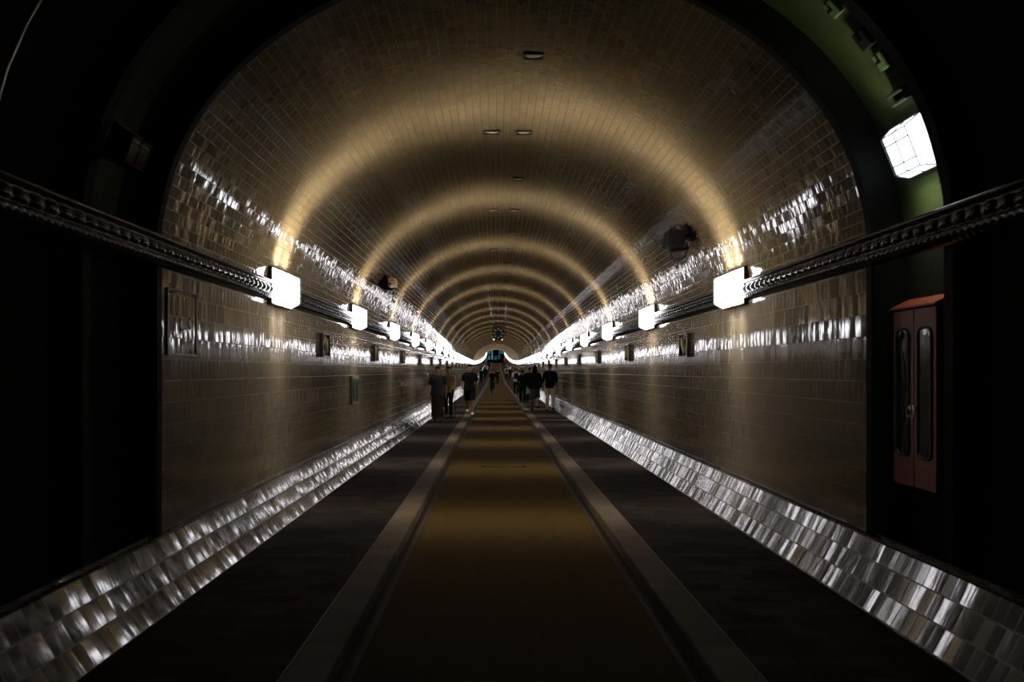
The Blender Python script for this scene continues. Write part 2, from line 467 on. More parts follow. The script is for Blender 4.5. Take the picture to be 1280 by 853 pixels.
for i, z in enumerate((2.75, 1.55, .3, -1.)): rib('trim_%d' % (11+i), .05, REC+.03, z, z+.12, M['cast_iron'])
rib('trim_15', -.03, .03, Z_BEND-.15, Z_BEND+.1, M['relief_frame'])
# wall closing the bay behind the camera
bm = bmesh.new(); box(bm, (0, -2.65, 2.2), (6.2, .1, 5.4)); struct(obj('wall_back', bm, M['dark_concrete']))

# ------------------------------------------------------------------ wall lamp
def frustum(bm, x0, h0, l0, x1, h1, l1, bev=0.):
    a = [bm.verts.new((x0, sy*l0/2, sz*h0/2)) for sy, sz in ((-1,-1),(1,-1),(1,1),(-1,1))]
    b = [bm.verts.new((x1, sy*l1/2, sz*h1/2)) for sy, sz in ((-1,-1),(1,-1),(1,1),(-1,1))]
    bm.faces.new(a[::-1]); bm.faces.new(b)
    for k in range(4): bm.faces.new((a[k], a[(k+1)%4], b[(k+1)%4], b[k]))
    if bev: bmesh.ops.bevel(bm, geom=b + [e for e in bm.edges if all(v in b for v in e.verts)], offset=bev, segments=3, affect='EDGES', profile=.5)

def bulb_data(name, watts, col, base, peak, sig, rad=.05, down=1., graze=None):
    L = bpy.data.lights.new(name, 'POINT'); L.energy = watts; L.color = col; L.shadow_soft_size = rad
    L.use_nodes = True; t = L.node_tree; t.nodes.clear()
    out = t.nodes.new('ShaderNodeOutputLight'); em = t.nodes.new('ShaderNodeEmission')
    t.links.new(em.outputs[0], out.inputs[0])
    tc = t.nodes.new('ShaderNodeTexCoord'); sp = t.nodes.new('ShaderNodeSeparateXYZ'); t.links.new(tc.outputs['Normal'], sp.inputs[0])
    def mt(op, a, b=None):
        n = t.nodes.new('ShaderNodeMath'); n.operation = op
        for i, v in enumerate((a, b)):
            if v is None: continue
            if isinstance(v, bpy.types.NodeSocket): t.links.new(v, n.inputs[i])
            else: n.inputs[i].default_value = v
        return n.outputs[0]
    # photometric distribution of the fitting: a narrow fan across the tunnel
    q = mt('DIVIDE', sp.outputs[1], sig); g = mt('EXPONENT', mt('MULTIPLY', mt('MULTIPLY', q, q), -1.))
    if graze:
        q2 = mt('DIVIDE', sp.outputs[0], graze); g = mt('MULTIPLY', g, mt('EXPONENT', mt('MULTIPLY', mt('MULTIPLY', q2, q2), -1.)))
    dn = mt('ADD', mt('MULTIPLY', mt('GREATER_THAN', sp.outputs[2], -.12), 1.-down), down)
    t.links.new(mt('ADD', mt('MULTIPLY', mt('MULTIPLY', g, dn), peak), base), em.inputs['Strength'])
    return L
BULB = bulb_data('lamp_bulb', BULB_W, (1., .89, .74), .001, 1., .24, down=.33, rad=.09)

def make_lamp(lit=True, glass=None, bulb=None):
    root = empty('wall_lamp')
    bm = bmesh.new(); box(bm, (.02, 0, 0), (.05, .66, .40), bev=.012); obj('back_plate', bm, M['black_metal'], root)
    bm = bmesh.new(); frustum(bm, .046, .365, .63, .165, .27, .50, .02); obj('glass_cover', bm, glass or M['glass_on'], root)
    bm = bmesh.new()
    r = .0045
    for sy in (-1, 1):
        for sz in (-1, 1): tube(bm, [(.046, sy*.318, sz*.186), (.172, sy*.255, sz*.140)], r, 5)
        tube(bm, [(.172, sy*.255, -.14), (.172, sy*.255, .14)], r, 5)
    for sz in (-1, 1):
        tube(bm, [(.172, -.255, sz*.14), (.172, .255, sz*.14)], r, 5)
        tube(bm, [(.046, -.318, sz*.186), (.046, .318, sz*.186)], r, 5)
    tube(bm, [(.172, -.255, -.075), (.172, .255, -.075)], r, 5)
    tube(bm, [(.172, -.255, .075), (.172, .255, .075)], r, 5)
    tube(bm, [(.046, 0, .186), (.172, 0, .14), (.172, 0, -.14), (.046, 0, -.186)], r, 5)
    obj('guard', bm, M['black_metal'], root)
    for dy in (-.13, .13):
        if bulb:
            o = bpy.data.objects.new('bulb', bulb); C.objects.link(o); o.parent = root; o.location = (.105 if bulb is BULB else .10, dy, 0)
    return root
ORD = ['nearest','second','third','fourth','fifth','sixth','seventh','eighth','ninth','tenth']
proto = make_lamp(True, None, BULB)
first = True
LH = 2.375
nl = 0
for side in (-1, 1):
    for i in range(44):
        z = Z_LAMP0 + PITCH*i
        if z > Z_END - .5: break
        o = proto if first else copy_tree(proto)
        first = False
        o.location = (side*(W-.004), z, LH + rise(z))
        slope = math.atan((rise(z+.5) - rise(z-.5)))
        # lamp's own x points into the tunnel
        o.rotation_mode = 'XYZ'
        R = Matrix.Rotation(slope, 4, 'X') @ Matrix.Rotation(0 if side < 0 else PI, 4, 'Z')
        o.rotation_euler = R.to_euler()
        sname = 'left' if side < 0 else 'right'
        if i < 7:
            tag(o, '%s bright white box lamp on the %s tiled wall of the tunnel' % (ORD[i], sname), 'lamp', 'lamps along the %s wall' % sname)
        elif z < Z_BEND:
            tag(o, 'tiny white lamp far along the %s wall where the row runs together' % sname, 'lamp', 'far lamps merging along the %s wall' % sname)
        else:
            tag(o, 'distant lamp in the line that climbs toward the far end, %s wall' % sname, 'lamp', 'lamps climbing to the far end on the %s wall' % sname)
        nl += 1

# lamps in the untiled bay (arch lamp on the right lit, the left one off)
BAYB = bulb_data('bay_bulb', 34.0, (.9, 1., .60), .0, 1., .22, .04, graze=.45)
def arch_place(o, px, py, z, depth=0.):
    """put o on the bay lining along the sight line of the camera, x axis to the tunnel's middle"""
    x = CAMX + (px-619)/853*z; h = CAMH + (464-py)/853*z
    d = Vector((x, 0, h-1.9)); d.normalize()
    o.location = (x, z, h)
    ang = math.atan2(-d.z, -d.x)
    o.rotation_euler = Matrix.Rotation(-ang, 4, 'Y').to_euler()
    return ang
def near_arch(z, deg, d=.0):
    """point on the bay lining at polar angle deg about height 1.9"""
    a = math.radians(deg); best = None
    for x, h in offset_profile(REC - d)[3:]:
        e = abs(math.atan2(h-1.9, x) - a)
        if best is None or e < best[0]: best = (e, x, h)
    return Vector((best[1], z, best[2]))
def on_arch(o, z, deg, d=0.):
    p = near_arch(z, deg, d); dirv = Vector((p.x, 0, p.z-1.9)).normalized()
    o.location = p; o.rotation_euler = Matrix.Rotation(-math.atan2(-dirv.z, -dirv.x), 4, 'Y').to_euler()
def ray_arch(o, px, py):
    best = None
    prof = offset_profile(REC-.012)
    z = 4.06
    while z < 4.7:
        x = CAMX + (px-619)/853*z; h = CAMH + (464-py)/853*z
        e = min(math.hypot(x-a, h-b) for a, b in prof)
        if best is None or e < best[0]: best = (e, x, h, z)
        z += .02
    _, x, h, z = best
    d = Vector((x, 0, h-1.9)).normalized(); o.location = (x, z, h)
    o.rotation_euler = Matrix.Rotation(-math.atan2(-d.z, -d.x), 4, 'Y').to_euler()
bay = make_lamp(True, M['glass_bay'], BAYB)
for ch in bay.children:
    if ch.type == 'LIGHT': ch.location.x = .10
ray_arch(bay, 1150, 180); bay.scale = (.8, .50, .92)
for ch in bay.children:
    if ch.name.startswith('back_plate'): ch.scale = (1, .9, .88)
tag(bay, 'caged white lamp high on the green-lit arch, upper right, nearer than the tiles', 'lamp')
boff = make_lamp(False, M['glass_off'], None)
ray_arch(boff, 150, 183); boff.scale = (.7, .42, .56)
tag(boff, 'unlit dark caged lamp on the black arch at upper left', 'lamp')

def flange(pale, label, px, py, s=(.04, .09, .12)):
    r = empty('segment_flange')
    bm = bmesh.new(); box(bm, (.01, 0, 0), s, bev=.01); obj('plate', bm, M['pale_green'] if pale else M['cast_iron'], r)
    bm = bmesh.new(); tube(bm, [(.03, 0, 0), (.055, 0, 0)], .012, 6); obj('bolt', bm, M['cast_iron'], r)
    ray_arch(r, px, py); tag(r, label, 'bracket', 'flanges on the green arch')
flange(True, 'pale green block just above the dark bracket on the lit arch', 1104, 74)
flange(False, 'dark flange block on the green arch above the pale block', 1082, 47, (.05,.11,.13))
flange(True, 'faint green block at the top edge of the photo on the arch', 1043, 8)
r = empty('lamp_bracket')
bm = bmesh.new(); box(bm, (.03, .0, .03), (.06, .15, .02), bev=.004); box(bm, (.03, .0, -.03), (.06, .15, .02), bev=.004); obj('bar', bm, M['black_metal'], r)
bm = bmesh.new(); box(bm, (.01, 0, 0), (.02, .16, .10), bev=.004); obj('base_plate', bm, M['cast_iron'], r)
ray_arch(r, 1130, 117); tag(r, 'small dark double-bar bracket right above the caged arch lamp', 'bracket')
# conduit glinting on the left of the dark bay
bm = bmesh.new()
tube(bm, [near_arch(3.3, a, .05) * 1 for a in range(12, 60, 4)], .012, 8)
for v in bm.verts: v.co.x *= -1
tag(obj('conduit_pipe', bm, M['steel'], smooth=True), 'thin steel conduit pipe curving up the dark arch at far left', 'pipe')

# ------------------------------------------------------------------ red cabinet on the right of the dark bay
def cabinet():
    r = empty('wall_cabinet', (W+REC, 4.37, .745))
    # local: x into the tunnel = -x world
    Wc, Hc, D = .45, 1.16, .10
    bm = bmesh.new(); box(bm, (-D/2+.01, 0, Hc/2), (D-.02, Wc, Hc), bev=.004); obj('cabinet_body', bm, M['cabinet_red'], r)
    for s in (-1, 1):
        bm = bmesh.new(); box(bm, (0, 0, 0), (.018, Wc/2-.006, Hc-.02), bev=.004)
        d = obj('door', bm, M['cabinet_red'], r, loc=(-D, s*Wc/4, Hc/2))
        bm = bmesh.new(); hw, hh, rd = .066, .41, .045
        out = [];
        for cx, cz, a0 in ((hw-rd, hh-rd, 0), (-hw+rd, hh-rd, 90), (-hw+rd, -hh+rd, 180), (hw-rd, -hh+rd, 270)):
            for k in range(6): a = math.radians(a0 + k*18); out.append((0, cx + rd*math.cos(a), cz + rd*math.sin(a)))
        tube(bm, [(-.012, y, z) for _, y, z in out], .010, 6, closed=True)
        obj('window_gasket', bm, M['rubber'], d, loc=(0, s*.002, .035))
        bm = bmesh.new(); fr = [bm.verts.new((-.0125, y, z)) for _, y, z in out]; bk = [bm.verts.new((-.009, y, z)) for _, y, z in out]
        bm.faces.new(fr); bm.faces.new(bk[::-1])
        for k in range(len(fr)): bm.faces.new((fr[k], fr[(k+1) % len(fr)], bk[(k+1) % len(fr)], bk[k]))
        obj('window_pane', bm, M['cabinet_pane'], d, loc=(0, s*.002, .035))
        bm = bmesh.new(); tube(bm, [(-.03 + .0, s*-.093 + .020*math.cos(2*PI*k/12), -.09 + .03*math.sin(2*PI*k/12)) for k in range(12)], .0045, 6, closed=True)
        box(bm, (-.017, s*-.093, -.06), (.022, .016, .03), bev=.003)
        h = obj('door_handle', bm, M['steel'], d)
    bm = bmesh.new()
    z0, z1 = Hc, Hc+.075
    A = [bm.verts.new(v) for v in ((-D-.03, -Wc/2-.015, z0), (.0, -Wc/2-.015, z0), (.0, -Wc/2-.015, z1), (-D-.03, -Wc/2-.015, z0+.012))]
    B = [bm.verts.new(v) for v in ((-D-.03, Wc/2+.015, z0), (.0, Wc/2+.015, z0), (.0, Wc/2+.015, z1), (-D-.03, Wc/2+.015, z0+.012))]
    bm.faces.new(A); bm.faces.new(B[::-1])
    for k in range(4): bm.faces.new((A[k], B[k], B[(k+1)%4], A[(k+1)%4]))
    obj('roof', bm, M['cabinet_roof'], r)
    tag(r, 'red two-door wall cabinet with narrow windows and sloping roof', 'cabinet')
cabinet()

# ------------------------------------------------------------------ reliefs, tile panel, niche boxes on the walls
def plaque():
    r = empty('relief_plaque')
    bm = bmesh.new()
    for c, s in (((.025,0,.15),(.05,.40,.022)), ((.025,0,-.15),(.05,.40,.022)), ((.025,.19,0),(.05,.022,.32)), ((.025,-.19,0),(.05,.022,.32))): box(bm, c, s, bev=.005)
    box(bm, (.008,0,0), (.02,.38,.30)); obj('frame', bm, M['relief_frame'], r)
    bm = bmesh.new()   # a modelled curling figure
    pts = [(.03, -.13+.26*t, .09*math.sin(t*2*PI*1.1)) for t in [k/12 for k in range(13)]]
    tube(bm, pts, [.012+.028*math.sin(PI*min(1, .08+k/12)) for k in range(13)], 8)
    for y, z, a in ((-.10,.08,.6), (.08,-.09,-.5), (.02,.10,-.3), (-.04,-.10,.9), (.13,.08,.2)):
        ellipsoid(bm, (.025, y, z), (.018,.045,.022), Matrix.Rotation(a, 3, 'X'), 10, 6)
    obj('figure', bm, M['relief'], r, smooth=True)
    return r
pq = plaque(); first = True
for side in (-1, 1):
    for i in range(16):
        z = 9.21 + PITCH*i
        o = pq if first else copy_tree(pq)
        first = False
        o.location = (side*W, z, CAMH+.345); o.rotation_euler = (0, 0, 0 if side < 0 else PI)
        sname = 'left' if side < 0 else 'right'
        if i < 6: tag(o, '%s small dark relief plaque below the lamps on the %s wall' % (ORD[i], sname), 'plaque', 'relief plaques on the %s wall' % sname)
        else: tag(o, 'far tiny relief plaque in the row along the %s wall' % sname, 'plaque', 'far relief plaques on the %s wall' % sname)
# patch of brown tiles near the left edge of the tiling
bm = bmesh.new(); uvl = bm.loops.layers.uv.new('UVMap')
y0, y1, h0, h1 = 4.81, 5.27, 1.62, 2.085
vs = [bm.verts.new(p) for p in ((-W+.006, y0, h0), (-W+.006, y0, h1), (-W+.006, y1, h1), (-W+.006, y1, h0))]
f = bm.faces.new(vs)
for l, q in zip(f.loops, ((y0, h0-.345), (y0, h1-.345), (y1, h1-.345), (y1, h0-.345))): l[uvl].uv = q
ex = bmesh.ops.extrude_face_region(bm, geom=[f]); 
for v in [g for g in ex['geom'] if isinstance(g, bmesh.types.BMVert)]: v.co.x -= .012
pr_ = empty('tile_panel', (0,0,0))
pp = obj('panel', bm, M['brown_tile'], pr_)
bm = bmesh.new()
for c, s in (((-W+.008, (y0+y1)/2, h1), (.016, y1-y0+.01, .010)), ((-W+.008, (y0+y1)/2, h0), (.016, y1-y0+.01, .014)), ((-W+.008, y0, (h0+h1)/2), (.012, .006, h1-h0)), ((-W+.008, y1, (h0+h1)/2), (.012, .006, h1-h0))): box(bm, c, s)
for k, (py_, pz_) in enumerate(((5.03,1.84),(5.17,1.86))): ellipsoid(bm, (-W+.008, py_, pz_), (.005,.028,.05), None, 10, 6)
obj('relief', bm, M['relief_frame'], pr_)
tag(pr_, 'square brown relief panel set in the left wall at the tile edge', 'plaque')

def niche_box():
    r = empty('wall_box')
    def shape(bm, x0, x1, wy, hz, rd):
        out = [(wy/2, hz/2), (-wy/2, hz/2)]
        for k in range(7): a = math.radians(180+k*15); out.append((-wy/2+rd+rd*math.cos(a), -hz/2+rd+rd*math.sin(a)))
        for k in range(7): a = math.radians(270+k*15); out.append((wy/2-rd+rd*math.cos(a), -hz/2+rd+rd*math.sin(a)))
        A = [bm.verts.new((x0, y, z)) for y, z in out]; B = [bm.verts.new((x1, y, z)) for y, z in out]
        bm.faces.new(A); bm.faces.new(B[::-1])
        for k in range(len(A)): bm.faces.new((A[k], B[k], B[(k+1) % len(A)], A[(k+1) % len(A)]))
    bm = bmesh.new(); shape(bm, 0, .05, .50, .46, .08); obj('frame', bm, M['green_edge'], r)
    bm = bmesh.new(); shape(bm, .045, .062, .38, .36, .06); obj('door', bm, M['dark_green'], r)
    bm = bmesh.new(); box(bm, (.066, .05, 0), (.012, .02, .30), bev=.003); obj('slot', bm, M['black_metal'], r)
    return r
nb = niche_box()
nb.location = (-W, 11.1, CAMH-.31); tag(nb, 'dark green box with rounded lower corners low on the left wall, nearer one', 'box', 'green boxes on the left wall')
o = copy_tree(nb); o.location = (-W, 23.0, CAMH-.31); tag(o, 'dark box on the left wall just left of the walker in grey', 'box', 'green boxes on the left wall')

# ------------------------------------------------------------------ fittings along the crown of the vault
def crown_h(x):
    for (a, b), (c, d) in zip(HALF, HALF[1:]):
        if c <= abs(x) <= a: return b + (d-b)*(a-abs(x))/(a-c+1e-9)
def fitting():
    r = empty('ceiling_light')
    bm = bmesh.new()
    for c, s in (((0,.048,-.008),(.19,.022,.022)), ((0,-.048,-.008),(.19,.022,.022)), ((.086,0,-.008),(.022,.10,.022)), ((-.086,0,-.008),(.022,.10,.022))): box(bm, c, s, bev=.003)
    obj('frame', bm, M['black_metal'], r)
    bm = bmesh.new(); ellipsoid(bm, (0,0,-.004), (.078,.038,.014)); obj('lens', bm, M['vent_glass'], r, smooth=True)
    return r
ft = fitting(); first = True; n = 0
for i in range(18):
    z = 6.08 + 1.95*i
    for x in ((.21,) if i % 2 == 0 else (-.17, .21)):
        o = ft if first else copy_tree(ft)
        first = False
        o.location = (x, z, crown_h(x)-.001)
        if i == 0: lab = 'single small dark-framed fitting nearest the camera on the vault crown'
        elif i < 5:
            w = ['','second','third','fourth','fifth'][i]
            lab = ('left fitting of the pair in the %s row on the vault crown' % w if x < 0 else 'right fitting of the pair in the %s row on the vault crown' % w) if i % 2 else 'single fitting in the %s row of the vault crown' % w
        else: lab = 'tiny dark fitting far along the crown of the vault'
        tag(o, lab, 'ceiling light', 'fittings near the vault crown' if i < 5 else 'far fittings along the vault crown')

# ------------------------------------------------------------------ cameras on the vault
def dark_camera():
    r = empty('security_camera', (2.02, 8.2, 3.08), (0, 0, 0))
    bm = bmesh.new(); box(bm, (0, 0, 0), (.20, .30, .19), Matrix.Rotation(.12, 3, 'Y'), bev=.012); obj('housing', bm, M['matt_black'], r)
    bm = bmesh.new(); box(bm, (.0, -.165, .01), (.15, .05, .14), Matrix.Rotation(.12, 3, 'Y'), bev=.006); obj('hood', bm, M['matt_black'], r)
    bm = bmesh.new(); tube(bm, [(.05,.0,.0), (.15,.04,.03), (.22,.05,.09)], .028, 8); box(bm, (.20,.05,.10), (.05,.14,.22), Matrix.Rotation(-.55, 3, 'Y'), bev=.006)
    box(bm, (.06, 0, -.12), (.22, .10, .035), Matrix.Rotation(-.15, 3, 'Y'), bev=.006); obj('bracket', bm, M['cast_iron'], r)
    bm = bmesh.new(); tube(bm, [(-.085,-.05,-.05),(-.09,-.06,-.13),(-.06,-.07,-.20),(.0,-.07,-.245),(.06,-.06,-.25),(.12,-.04,-.21),(.155,0,-.13),(.16,.03,-.03)], .010, 6)
    tube(bm, [(0,0,.08),(-.0,0,.15),(.05,0,.18),(.10,.02,.15),(.12,.03,.10)], .010, 6)
    box(bm, (-.062,-.07,-.20), (.025,.025,.06), bev=.004)
    obj('cable', bm, M['rubber'], r, smooth=True)
    tag(r, 'black camera with a hanging cable loop on the right of the vault', 'camera')
dark_camera()
def beige_camera():
    r = empty('security_camera', (-2.04, 12.6, 3.11))
    bm = bmesh.new(); box(bm, (.02, 0, .02), (.135, .26, .145), bev=.012); obj('housing', bm, M['beige_plastic'], r)
    bm = bmesh.new(); box(bm, (.015, -.132, .055), (.07, .01, .014)); obj('slot', bm, M['black_metal'], r)
    bm = bmesh.new(); tube(bm, [(-.015, -.15, -.02), (-.015, -.10, -.02)], .026, 12); obj('lens', bm, M['cabinet_pane'], r, smooth=True)
    bm = bmesh.new(); ellipsoid(bm, (.035, -.132, -.022), (.016,.012,.016)); obj('indicator', bm, M['yellow'], r, smooth=True)
    bm = bmesh.new(); box(bm, (-.09, .05, .0), (.08, .30, .20), Matrix.Rotation(.4, 3, 'Y'), bev=.008)
    tube(bm, [(-.16,.06,-.02),(-.10,.06,-.09),(.0,.03,-.10)], .022, 8); box(bm, (-.17, .06, .06), (.06,.18,.24), Matrix.Rotation(.55, 3, 'Y'), bev=.006); obj('bracket', bm, M['cast_iron'], r)
    bm = bmesh.new(); tube(bm, [(-.02,-.08,-.08),(.03,-.10,-.14),(.05,-.10,-.20),(.07,-.08,-.14),(.06,-.05,-.05)], .007, 6)
    box(bm, (.04,-.1,-.19), (.035,.03,.06), bev=.004); obj('cable', bm, M['rubber'], r, smooth=True)
    bm = bmesh.new(); tube(bm, [(-.205,-1.1,-.05),(-.19,-.5,-.07),(-.17,-.1,-.09),(-.1,.0,-.11)], .016, 6); obj('conduit', bm, M['cast_iron'], r, smooth=True)
    tag(r, 'beige box camera on a black bracket at the left of the vault', 'camera')
beige_camera()

# ------------------------------------------------------------------ hanging clock
def clock():
    zc = 42.; x = CAMX + (622.8-619)/853*zc; h = CAMH + (464-417.)/853*zc
    r = empty('hanging_clock', (x, zc, h)); R = .405
    bm = bmesh.new(); tube(bm, [(0, -.06, 0), (0, .10, 0)], R, 36); obj('clock_case', bm, M['black_metal'], r)
    bm = bmesh.new(); tube(bm, [(R*math.cos(a*PI/18), -.065, R*math.sin(a*PI/18)) for a in range(36)], .022, 8, closed=True); obj('rim', bm, M['relief_frame'], r, smooth=True)
    for k in range(8):
        a = k*PI/4; bm = bmesh.new(); box(bm, (0, -.068, .255), (.062, .012, .11), bev=.004)
        bmesh.ops.rotate(bm, cent=(0,0,0), matrix=Matrix.Rotation(a, 3, 'Y'), verts=bm.verts); obj('hour_mark', bm, M['mark'], r)
    bm = bmesh.new(); tube(bm, [(0,-.07,0), (0,-.085,0)], .07, 16); obj('hub', bm, M['cast_iron'], r)
    bm = bmesh.new(); top = 4.28 - h
    for px in (-.28, .28): tube(bm, [(px, .03, R*.6), (px, .03, top)], .02, 6)
    box(bm, (.05, .03, .47), (.80, .08, .06), bev=.006); box(bm, (.49, .03, .02), (.05, .06, .36), bev=.006); tube(bm, [(.30,.03,.40),(.49,.03,.33),(.49,.03,.1)], .018, 6); obj('bracket', bm, M['black_metal'], r)
    for px in (-.27, .24):
        bm = bmesh.new(); tube(bm, [(px*.8, 0, -.30), (px, -.01, -.36)], .018, 6); ellipsoid(bm, (px, -.02, -.385), (.032,.032,.03)); obj('spot_lamp', bm, M['white_lamp'], r, smooth=True)
    tag(r, 'round black dial hanging from the vault with pale hour marks', 'clock')
clock()

# ------------------------------------------------------------------ steel strips across the paving and lane covers
def strip(x0, x1, z, label):
    bm = bmesh.new(); box(bm, ((x0+x1)/2, z, .001), (x1-x0, .05, .012), bev=.003)
    tag(obj('joint_strip', bm, M['steel']), label, 'metal strip', 'steel strips across the walkways')
strip(KO+.02, 2.15, 20.9, 'bright steel strip across the right walkway in front of the walking pair')
strip(-2.15, -KO-.02, 20.9, 'bright steel strip across the left walkway by the cane walker')
strip(-2.15, -KO-.02, 25.3, 'farther steel strip across the left walkway beyond the man in shorts')
def cover(z, label):
    r = empty('drain_cover', (0.01, z, -LANE))
    bm = bmesh.new(); box(bm, (0, 0, .004), (.66, .035, .008), bev=.002); obj('channel', bm, M['kerb_shade_drain'], r)
    for s in (-1, 1):
        bm = bmesh.new(); tube(bm, [(s*.34, 0, 0), (s*.34, 0, .014)], .035, 12); obj('bolt', bm, M['cast_iron'], r)
    tag(r, label, 'drain cover', 'narrow drain covers across the lane')
cover(11.4, 'narrow dark drain cover across the lane, the nearer of two')
cover(21.6, 'narrow dark drain cover across the lane near the walkers, the farther of two')

# ------------------------------------------------------------------ far end: header and lift hall beyond
RE = rise(Z_END)
def header():
    bm = bmesh.new(); za, zb = Z_END, Z_END+.5
    outer = [(x, h+RE) for x, h in full([(2.6, 0.)] + [(2.6, 2.2)] + [(x*1.06, h+.1) for x, h in HALF[4:]])]
    k = [(2.30, 0.)] + [(2.30, 2.2)] + [(x*.94, 2.2 + (h-2.2)*.56) for x, h in HALF[4:]]
    inner = [(x, h+RE) for x, h in full(k)]
    R = [[bm.verts.new(v) for v in ((a[0], za, a[1]), (a[0], zb, a[1]), (b[0], zb, b[1]), (b[0], za, b[1]))] for a, b in zip(inner, outer)]
    for p, q in zip(R, R[1:]):
        for j in range(4): bm.faces.new((p[j], p[(j+1)%4], q[(j+1)%4], q[j]))
    struct(obj('wall_end', bm, simple('warm_plaster', (.34,.25,.15), .8, 0, .2, .1, 2)))
header()
Z2 = Z_END + 14
bm = bmesh.new()
box(bm, (0, Z_END+7.3, RE-.06), (9, 14.6, .1)); struct(obj('floor_hall', bm, M['road']))
bm = bmesh.new(); box(bm, (-4.5, Z_END+7.3, RE+3.5), (.2, 14.6, 7)); struct(obj('wall_hall_left', bm, M['cast_iron']))
bm = bmesh.new(); box(bm, (4.5, Z_END+7.3, RE+3.5), (.2, 14.6, 7)); struct(obj('wall_hall_right', bm, M['cast_iron']))
bm = bmesh.new(); box(bm, (0, Z_END+7.3, RE+7), (9.2, 14.6, .2)); struct(obj('ceiling_hall', bm, M['cast_iron']))
bm = bmesh.new(); box(bm, (0, Z2+.7, RE+3.5), (9.2, .2, 7.2)); struct(obj('wall_hall_back', bm, M['cast_iron']))
bm = bmesh.new()
struct_w = empty('window_1', (0, Z2+.55, RE)); struct_w['kind'] = 'structure'
for x0, x1, z0, z1, m, nm in ((-2.4,-1.25,2.6,4.6,'teal_glass','pane'),(-1.15,-.8,1.1,4.9,'teal_strip','pane'),(.9,2.4,2.7,4.5,'teal_glass','pane'),(-2.1,-1.5,1.0,2.3,'teal_glass','pane'),(.75,1.2,1.2,2.4,'teal_glass','pane'),(-.35,.35,.9,2.0,'teal_glass','pane')):
    b = bmesh.new(); box(b, ((x0+x1)/2, 0, (z0+z1)/2), (x1-x0, .04, z1-z0), bev=.005); obj(nm, b, M[m], struct_w)
bm.free()
b = bmesh.new()
for x in (-2.45,-1.2,-.75,.7,1.3,2.45): box(b, (x, -.03, 3.), (.07, .08, 4.2))
for z in (1.,2.45,4.7): box(b, (0, -.03, z), (5., .08, .07))
obj('window_frame', b, M['black_metal'], struct_w)
# stand-in hall light over the lane mouth (added to brighten the lift hall)
hl = empty('hall_fill_light', (0, Z_END+3.5, RE+6.82))
bm = bmesh.new(); box(bm, (0,0,0), (.5,1.6,.12), bev=.02); obj('housing', bm, M['black_metal'], hl)
bm = bmesh.new(); box(bm, (0,0,-.07), (.42,1.5,.04), bev=.01); obj('diffuser', bm, lamp_glass('hall_fill_glow', (1.,.9,.75), 6.), hl)
tag(hl, 'long added light under the hall ceiling beyond the tunnel mouth', 'lamp')

# ------------------------------------------------------------------ people
def cloth(name, col, rough=.95): return simple(name, col, rough, 0, .02, .2, 30, .2)
SKIN = simple('skin', (.15,.075,.042), .5, 0, .4, .08, 20)
CL = {'black': cloth('black_cloth', (.008,.008,.009)), 'darkgrey': cloth('dark_grey_cloth', (.022,.023,.027)), 'brown': cloth('brown_cloth', (.022,.016,.010)),
      'beige': cloth('beige_cloth', (.50,.42,.33)), 'white': cloth('white_cloth', (.62,.58,.56)), 'tan': cloth('tan_cloth', (.16,.105,.05)), 'orange': cloth('orange_cloth', (.45,.13,.03)),
      'skirt': cloth('charcoal_cloth', (.035,.037,.038)), 'hairdark': cloth('dark_hair', (.012,.008,.006), .5), 'blond': cloth('blond_hair', (.55,.38,.10), .5),
      'navy': cloth('navy_cloth', (.01,.012,.03)), 'red': cloth('red_cloth', (.40,.02,.015)), 'shoewhite': cloth('white_leather', (.6,.58,.56), .5), 'shoe': cloth('black_leather', (.01,.009,.008), .4)}

def remesh(o, vox):
    m = o.modifiers.new('blend', 'REMESH'); m.mode = 'VOXEL'; m.voxel_size = vox; m.use_smooth_shade = True
    s = o.modifiers.new('soften', 'SMOOTH'); s.factor = .5; s.iterations = 2

def rotx(v, a): return Matrix.Rotation(a, 3, 'X') @ v

